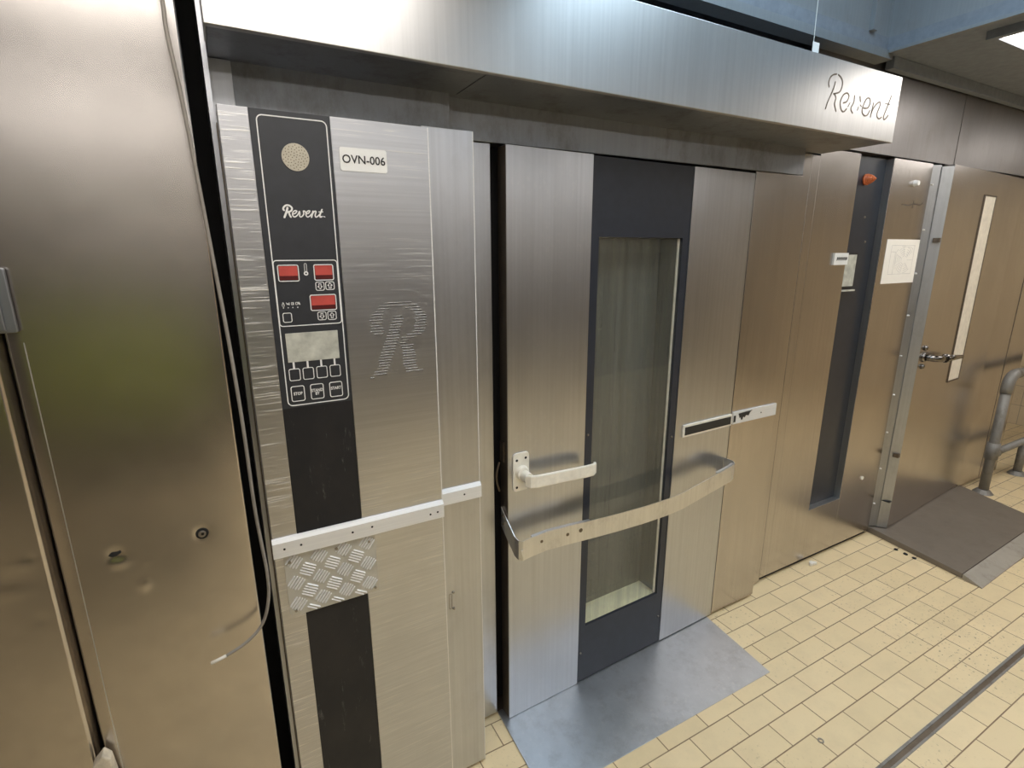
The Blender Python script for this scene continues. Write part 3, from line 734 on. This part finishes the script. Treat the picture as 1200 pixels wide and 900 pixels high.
# bent guard bar across the door
gt = [(-.004, .040, .878), (-.004, -.010, .838), (-.003, -.050, .806), (.002, -.066, .799), (.013, -.074, .797), (.050, -.077, .804), (.107, -.080, .810), (.20, -.086, .808), (.287, -.092, .805), (.404, -.098, .801), (.54, -.101, .797), (.67, -.100, .795), (.752, -.100, .800), (.86, -.096, .815), (.97, -.092, .830), (1.057, -.088, .842), (1.085, -.082, .846), (1.098, -.070, .847), (1.105, -.055, .846), (1.122, -.002, .838)]
GH = .036
cs = [Vector((p_[0], p_[1], p_[2] - GH)) for p_ in gt]
b = MB(); b.sweep(cs, [(-.0015, -.036), (-.0015, .036), (.0015, .036), (.0015, -.036)])
b.sweep([q + Vector((0, .007, .0345)) for q in cs[5:9]], [(-.006, -.0012), (-.006, .0012), (.004, .0012), (.004, -.0012)])
b.sweep([q + Vector((0, .009, .0345)) for q in cs[14:17]], [(-.007, -.0012), (-.007, .0012), (.004, .0012), (.004, -.0012)])
b.prism([(.004, .765), (.040, .762), (.030, .750), (.018, .744), (.014, .735), (.008, .748)], -.0765, -.0745)
GB = dbuild('guard_bar', b, M['guard'], D, label='dented stainless guard bar across the door')
for (u, w_, z, r_) in ((.085, -.0789, .778, .0070), (.190, -.0853, .776, .0080), (.245, -.0893, .778, .0095)):
    b = MB().disc(u, z, r_, w_ - .0020, w_ + .001, 10, 0, r_ * .8); dbuild('bolt_head', b, M['darkedge'], GB)
for z in (.852, .822):
    b = MB().disc(-.0065, z, .0045, .020, .026, 10); dbuild('bolt', b, M['screw'], GB)
# bumper strips on the right of the door
b = MB(); b.box(.834, 1.139, -.008, 0, .988, 1.040); o = dbuild('bumper_strip', b, M['cream'], D, bevel=.001, label='white framed strip with black insert')
b = MB(); b.box(.842, 1.132, -.0092, -.0075, .996, 1.031); dbuild('rubber_insert', b, M['ink'], o)
# side panel right of the door
b = MB(); b.box(1.915, 2.219, 1.475, 1.532, .020, 2.042); SP = build('side_panel', b, M['far'], OV, .0015)
b = MB(); b.box(1.918, 2.214, 1.467, 1.475, .990, 1.046); o = build('bumper_strip', b, M['alu'], OV, .001, label='white strip with torn black remains')
b = MB().box(1.921, 1.933, 1.4655, 1.467, 1.000, 1.030); build('rubber_stub', b, M['ink'], o)
b = MB(); b.prism([(1.950, 1.036), (1.960, 1.014), (1.966, 1.020), (1.970, 1.005), (1.978, 1.004), (1.982, 1.018), (1.992, 1.012), (2.000, 1.022), (2.018, 1.018), (2.028, 1.034), (2.040, 1.040), (1.99, 1.038)], 1.4655, 1.467)
build('rubber_remains', b, M['ink'], o)
b = MB().disc(2.105, 1.018, .003, 1.4655, 1.467); build('screw', b, M['hole'], o)

# price-tag like label hanging on a thread above the canopy
t = thing('hanging_tag', (1.87, 1.262, 2.386), 'small white tag on a thread above the canopy edge', 'tag')
build('tag_card', MB().box(1.856, 1.892, 1.2615, 1.2625, 2.386, 2.422), M['white'], t)
build('thread', MB().tube([(1.859, 1.262, 2.422), (1.857, 1.262, 2.50), (1.855, 1.262, 2.589)], .0012, 6), M['white'], t)

# ------------------------------------------------------------------ next machine with the black recess
NC = thing('service_cabinet', (2.88, 1.56, 0), 'stainless cabinet with a tall blue-black recessed strip and an orange lamp', 'cabinet')
NY = 1.536; rx0, rx1, rz0, rz1 = 2.722, 3.016, .334, 2.178
b = MB(); b.box(2.354, 2.412, NY, 1.59, .030, 2.146); b.box(2.412, rx0, NY, 1.59, .030, 2.179); b.box(rx1, 3.398, NY, 1.59, .030, 2.182); b.box(rx0, rx1, NY, 1.59, .030, rz0)
build('cabinet_front', b, M['far'], NC, .0012)
b = MB(); b.box(rx0, rx1, 1.572, 1.59, rz0, 2.179); build('recess_panel', b, M['nextblack'], NC, label='blue-black recessed strip')
b = MB(); b.box(rx1 - .0015, rx1 - .0001, NY + .002, 1.572, rz0, rz1); b.box(rx0, rx1 - .0015, NY + .002, 1.572, rz0 + .0001, rz0 + .0015); build('recess_return', b, M['galv'], NC)
b = MB(); b.box(2.745, 2.862, 1.5585, 1.5715, 1.552, 1.725, 0); b.box(2.752, 2.850, 1.5560, 1.5580, 1.560, 1.716, 1); b.box(2.745, 2.862, 1.548, 1.5585, 1.535, 1.543, 1)
build('display_window', b, [M['ink'], M['screen']], NC, label='small rectangular window in a black frame')
b = MB(); b.disc(2.850, 2.075, .026, 1.560, 1.572, 20); 
for k in range(5):
    r0, r1 = .024 * math.cos(k * .3), .024 * math.cos((k + 1) * .3)
    b.disc(2.850, 2.075, r0, 1.560 - .040 * (k + 1) / 5, 1.560 - .040 * k / 5, 20, 0, r1)
build('warning_lamp', b, M['orange'], NC, smooth=True, label='round orange lamp')
for (x, z) in ((2.895, 1.90), (2.930, 1.78)):
    b = MB(); b.disc(x, z, .006, 1.568, 1.572, 10, 0, .004); build('screw', b, M['screw'], NC)
b = MB(); b.box(2.607, 2.722, 1.526, 1.5355, 1.669, 1.725, 0)
LB = build('label_plate', b, M['white'], NC, label='small white label')
b = MB()
for i in range(6):
    x = 2.628 + i * .0145; b.stroke([(x, 1.690), (x + .004, 1.706), (x + .008, 1.692), (x + .011, 1.704)], .003, 1.526, .0006 + i * .00002)
build('label_print', b, M['ink'], LB)
b = MB(); b.disc(2.735, 1.512, .008, 1.556, 1.572, 12, 0, .005); build('knob', b, M['screw'], NC)
b = MB(); b.disc(3.240, 2.075, .017, 1.516, 1.536, 16, 0, .012); build('door_knob', b, M['alu'], NC, smooth=False, label='small bright round knob')
b = MB(); b.stroke([(3.150, 1.968), (3.22, 1.966), (3.27, 1.974), (3.33, 1.972), (3.355, 1.982)], .007, NY, .0006); b.stroke([(3.262, 1.99), (3.258, 1.955)], .005, NY, .0007)
build('scuff_mark', b, M['darkedge'], NC)
b = MB(); b.disc(3.218, .422, .011, 1.530, 1.536, 12); build('pale_dot', b, M['cream'], NC)  # small pale disc low on the cabinet front
build('toe_gap', MB().box(2.354, 3.398, 1.555, 1.59, 0, .030), M['seam'], NC)

t = thing('paper_sheet', (3.235, 1.5345, 1.565), 'white sheet with a faint grey floor-plan drawing, fixed above the steel door corner', 'paper')
b = MB(); b.box(3.068, 3.396, 1.5345, 1.5357, 1.564, 1.793); ps = build('sheet', b, M['paper'], t)
b = MB()
b.rring(3.120, 3.352, 1.612, 1.763, .002, .0022, 1.5341, 1.5346); b.box(3.120, 3.165, 1.5341, 1.5346, 1.728, 1.730); b.box(3.163, 3.165, 1.5341, 1.5346, 1.612, 1.730)
for i in range(6):
    r_ = .022 + i * .0115
    L = [(3.262 + r_ * math.cos(a_ * .35 + .6) * 1.25, 1.686 + r_ * math.sin(a_ * .35 + .6)) for a_ in range(15)]
    L = [p_ for p_ in L if 1.615 < p_[1] < 1.760 and 3.17 < p_[0] < 3.349]
    for k in range(0, len(L) - 2, 3): b.stroke(L[k:k + 3], .0018, 1.5346, .0004 + .00001 * i, 0, 3)
for k in range(7): b.stroke([(3.262 + .03 * math.cos(k * .9), 1.686 + .024 * math.sin(k * .9)), (3.262 + .085 * math.cos(k * .9), 1.686 + .066 * math.sin(k * .9))], .0014, 1.5346, .0005)
build('drawing', b, M['greyink'], ps)

# ------------------------------------------------------------------ steel walk-in door with galvanised edge, ajar
PR = thing('walk_in_unit', (4.3, 1.6, 0), 'tall walk-in stainless unit with lever-handled door standing slightly ajar at the right', 'walk-in unit')
b = MB(); b.add([(3.399, 1.558, .045), (3.462, 1.524, .045), (3.48, 1.56, .045), (3.42, 1.60, .045), (3.399, 1.558, 2.178), (3.462, 1.524, 2.178), (3.48, 1.56, 2.178), (3.42, 1.60, 2.178)], [(0, 1, 2, 3), (4, 5, 6, 7), (0, 1, 5, 4), (1, 2, 6, 5), (2, 3, 7, 6), (3, 0, 4, 7)])
FP = build('frame_post', b, M['galv'], PR, .001, label='riveted galvanised frame strip')
for i in range(9):
    z = .2 + i * .235
    b = MB(); b.disc(3.428, z, .006, 1.5355, 1.545, 10, 0, .004); build('rivet', b, M['alu'], FP)
fang = math.atan2(.080, 1.103)
def fpt(u, w, z): return (3.497 + u * math.cos(fang) - w * math.sin(fang), 1.479 + u * math.sin(fang) + w * math.cos(fang), z)
def fbuild(name, mb, mats, parent, **k):
    mb.v = [fpt(*v) for v in mb.v]; return build(name, mb, mats, parent, **k)
b = MB(); b.box(.001, .275, 0, .05, .042, 2.180); b.box(.277, 1.155, .0015, .05, .042, 2.182)
FD = fbuild('unit_door', b, M['far'], PR, bevel=.001)
b = MB(); b.add([(-.034, .043, .042), (0, 0, .042), (.0, .05, .042), (-.03, .06, .042), (-.034, .043, 2.17), (0, 0, 2.17), (0, .05, 2.17), (-.03, .06, 2.17)], [(0, 1, 2, 3), (4, 5, 6, 7), (0, 1, 5, 4), (1, 2, 6, 5), (2, 3, 7, 6), (3, 0, 4, 7)])
DE = fbuild('door_edge', b, M['galv'], FD, label='pale galvanised door edge')
for z in (1.79, .53):
    b = MB(); b.box(-.030, -.006, .0, .028, z - .012, z + .012); fbuild('latch_plate', b, M['darkedge'], DE)
b = MB(); b.box(-.0335, -.0, .0, .041, .222, .226); fbuild('edge_joint', b, M['hole'], DE)
b = MB(); b.box(.505, .515, -.003, .0015, .925, 2.05); b.box(.685, .695, -.003, .0015, .925, 2.05); b.box(.505, .695, -.003, .0015, .915, .925); b.box(.505, .695, -.003, .0015, 2.045, 2.053)
wf = fbuild('slot_frame', b, M['darkedge'], FD)
b = MB(); b.box(.515, .685, -.0012, .0015, .925, 2.045); fbuild('slot_window', b, M['cream'], FD, label='tall narrow pale slot window')
b = MB(); b.disc(.060, 1.130, .030, -.012, 0, 20, 0, .026); b.disc(.060, 1.185, .016, -.014, 0, 14, 0, .012); b.disc(.060, 1.075, .016, -.014, 0, 14, 0, .012)
b.tube([(.060, -.010, 1.130), (.075, -.045, 1.128), (.13, -.060, 1.122), (.20, -.062, 1.118)], [.018, .019, .019, .022], 14)
b.tube([(.20, -.062, 1.118), (.22, -.062, 1.117)], [.026, .026], 14)
b.tube([(.22, -.062, 1.117), (.34, -.062, 1.108), (.46, -.062, 1.100), (.475, -.062, 1.099)], [.022, .016, .011, .006], 12)
fbuild('lever_handle', b, M['chrome'], FD, smooth=True, label='dark chrome lever handle')
b = MB(); b.box(4.662, 5.30, 1.570, 1.62, .02, 2.185); b.box(5.0, 5.003, 1.567, 1.570, .02, 2.185); build('side_wall_panel', b, M['far'], PR, .001)
b = MB(); b.box(3.48, 5.30, 1.60, 1.69, .0, 2.188); build('frame_back', b, M['seam'], PR)

# ------------------------------------------------------------------ floor things
b = MB(); P = [(.745, 1.486), (1.885, 1.478), (1.849, 1.106), (.731, 1.110)]
b.add([(P[0][0], P[0][1], .009), (P[1][0], P[1][1], .009), (P[2][0], P[2][1], .0035), (P[3][0], P[3][1], .0035), (P[0][0], P[0][1], .001), (P[1][0], P[1][1], .001), (P[2][0], P[2][1], .001), (P[3][0], P[3][1], .001)],
      [(0, 1, 2, 3), (4, 5, 6, 7), (0, 1, 5, 4), (1, 2, 6, 5), (2, 3, 7, 6), (3, 0, 4, 7)])
o = build('ramp_plate', b, M['plate'], None, .0008); o['label'] = 'flat grey steel ramp plate on the tiles below the glazed oven door'; o['category'] = 'ramp plate'
t = thing('threshold_platform', (4.0, 1.3, 0), 'raised brown-grey metal platform on the floor before the ajar walk-in door', 'platform')
b = MB(); b.add([(3.425, 1.56, .038), (4.66, 1.56, .038), (4.50, 1.06, .030), (3.352, 1.027, .030), (3.425, 1.56, .001), (4.66, 1.56, .001), (4.50, 1.06, .001), (3.352, 1.027, .001)], [(0, 1, 2, 3), (4, 5, 6, 7), (0, 1, 5, 4), (1, 2, 6, 5), (2, 3, 7, 6), (3, 0, 4, 7)])
build('platform_plate', b, M['mat'], t, .002)
b = MB(); b.add([(3.352, 1.024, .028), (4.50, 1.057, .028), (4.48, .965, .006), (3.335, .930, .006), (3.352, 1.024, .001), (4.50, 1.057, .001), (4.48, .965, .001), (3.335, .930, .001)], [(0, 1, 2, 3), (4, 5, 6, 7), (0, 1, 5, 4), (1, 2, 6, 5), (2, 3, 7, 6), (3, 0, 4, 7)])
build('sloped_edge', b, M['slope'], t, .001, label='paler sloping edge strip')
b = MB(); b.box(-1.5, 6.5, .622, .629, 0, .004, 0); b.box(-1.5, 6.5, .645, .654, 0, .004, 0); b.box(-1.5, 6.5, .629, .645, 0, .0012, 1)
o = build('floor_drain', b, [M['pipe'], M['darkedge']], None); o['label'] = 'narrow dark metal drain channel crossing the tiles at the bottom right'; o['category'] = 'drain'
b = MB()
for k, (dx, dy, r_) in enumerate(((0, 0, .012), (.016, .004, .013), (.030, -.003, .010), (.010, .012, .009))):
    pts = []
    for i in range(10):
        a_ = i * 2 * math.pi / 10; rr = r_ * random.uniform(.7, 1.2); pts.append((2.755 + dx + rr * math.cos(a_), 1.497 + dy + rr * math.sin(a_)))
    b.prism(pts, .001, .008 + r_ * .8, 'z')
o = build('paper_scrap', b, M['paper'], None, .002); o['label'] = 'tiny crumpled white scrap at the foot of the cabinet with the orange lamp'; o['category'] = 'litter'

# small litter on the tiles
for k, (x, y, r_, lab) in enumerate(((3.353, 1.350, .011, 'small dark crumb beside the platform edge, nearest the cabinet'), (3.350, 1.298, .013, 'dark crumb beside the platform edge, middle of three'), (3.343, 1.250, .012, 'dark crumb beside the platform edge, farthest from the cabinet'))):
    b = MB(); pts = [(x + r_ * random.uniform(.6, 1.2) * math.cos(i * .785), y + r_ * random.uniform(.6, 1.2) * math.sin(i * .785)) for i in range(8)]
    b.prism(pts, .0005, .006, 'z'); o = build('crumb', b, M['seam'], None, .001); o['label'] = lab; o['category'] = 'debris'; o['group'] = 'dark crumbs by the platform'
b = MB(); n_ = 16; vs = []
for z_ in (.0005, .003):
    for r_ in (.011, .006): vs += [(1.7225 + r_ * math.cos(i * 2 * math.pi / n_), .8082 + r_ * math.sin(i * 2 * math.pi / n_), z_) for i in range(n_)]
fs = []
for i in range(n_):
    j = (i + 1) % n_; fs += [(i, j, j + n_, i + n_), (i + 2 * n_, j + 2 * n_, j + 3 * n_, i + 3 * n_), (i, j, j + 2 * n_, i + 2 * n_), (i + n_, j + n_, j + 3 * n_, i + 3 * n_)]
b.add(vs, fs); o = build('washer', b, M['screw'], None); o['label'] = 'tiny grey metal washer lying on the tiles between ramp plate and drain'; o['category'] = 'washer'
# galvanised pipe rail
t = thing('pipe_rail', (4.76, 1.455, 0), 'galvanised pipe rail rising from the floor at the right edge', 'pipe rail')
def arc(p0, c_, p1, n=8):
    p0, c_, p1 = Vector(p0), Vector(c_), Vector(p1)
    return [(p0 * (1 - u) ** 2 + c_ * 2 * u * (1 - u) + p1 * u * u) for u in [k / n for k in range(n + 1)]]
px_, py_ = 4.755, 1.450
build('upright', MB().tube([(px_, py_, .004), (px_, py_, .79)], .030, 16), M['pipe'], t, smooth=True)
build('elbow', MB().tube([Vector((px_, py_, .76))] + arc((px_, py_, .80), (px_, py_, .885), (px_ + .10, py_, .890)) + [Vector((px_ + .16, py_, .890))], .035, 16), M['pipe'], t, smooth=True)
build('top_rail', MB().tube([(px_ + .14, py_, .890), (6.9, py_, .890)], .029, 16), M['pipe'], t, smooth=True)
b = MB().tube([(px_, py_, .27), (px_, py_, .39)], .039, 16); b.tube([(px_, py_, .305), (px_ + .07, py_, .305)], .034, 16)
build('tee_joint', b, M['pipe'], t, smooth=True)
build('lower_rail', MB().tube([(px_ + .05, py_, .305), (6.9, py_, .305)], .025, 14), M['pipe'], t, smooth=True)
build('upright', MB().tube([(5.40, 1.47, .004), (5.40, 1.47, .29)], .028, 14), M['pipe'], t, smooth=True)
b = MB(); b.tube([(px_, py_, .001), (px_, py_, .030)], [.062, .036], 16); build('floor_flange', b, M['pipe'], t)
b = MB(); b.tube([(5.40, 1.47, .001), (5.40, 1.47, .030)], [.060, .036], 16); build('floor_flange', b, M['pipe'], t)

# unseen rack of crates, added to reflect green like a hi-vis vest
t = thing('added_rack', (-.52, -.85, 0), 'unseen dark rack of yellow-green crates, added for the vest-green reflection in the wide smooth panel', 'rack')
b = MB()
for x in (-1.00, -.04):
    for y in (-1.06, -.64): b.box(x - .015, x + .015, y - .015, y + .015, .08, 1.70)
for z in (.12, .52, .933): b.box(-1.0, -.04, -1.06, -.64, z, z + .02)
b.box(-1.0, -.04, -1.06, -.64, 1.68, 1.70)
build('rack_frame', b, M['rack'], t)
for x in (-1.00, -.04):
    for y in (-1.06, -.64): build('caster', MB().tube([(x - .015, y, .041), (x + .015, y, .041)], .04, 16), M['rack'], t)
for x in (-.99, -.51):
    for z in (.955, 1.215):
        b = MB(); b.box(x, x + .46, -1.03, -.66, z, z + .02); b.box(x, x + .46, -1.03, -1.01, z, z + .25); b.box(x, x + .46, -.68, -.66, z, z + .25); b.box(x, x + .02, -1.03, -.66, z, z + .25); b.box(x + .44, x + .46, -1.03, -.66, z, z + .25); b.box(x - .002, x + .462, -.656, -.66, z + .235, z + .26)
        o = build('added_crate', b, M['added_crate'], None, .003)  # added crate, only there for the green reflection
        o['label'] = '%s yellow-green box added to mirror as a hi-vis vest, on the %s side of the dark rack behind the camera' % ('lower' if z < 1.1 else 'upper', 'left' if x < -.6 else 'right'); o['category'] = 'added_crate'; o['group'] = 'crates added for reflection'

# ------------------------------------------------------------------ world and view
W = bpy.data.worlds.new('world'); S.world = W; W.use_nodes = True
W.node_tree.nodes['Background'].inputs[0].default_value = (.5, .55, .62, 1); W.node_tree.nodes['Background'].inputs[1].default_value = .25
S.view_settings.view_transform = 'Standard'; S.view_settings.look = 'None'; S.view_settings.gamma = 1.0
S.view_settings.use_curve_mapping = False; S.view_settings.exposure = 0.0
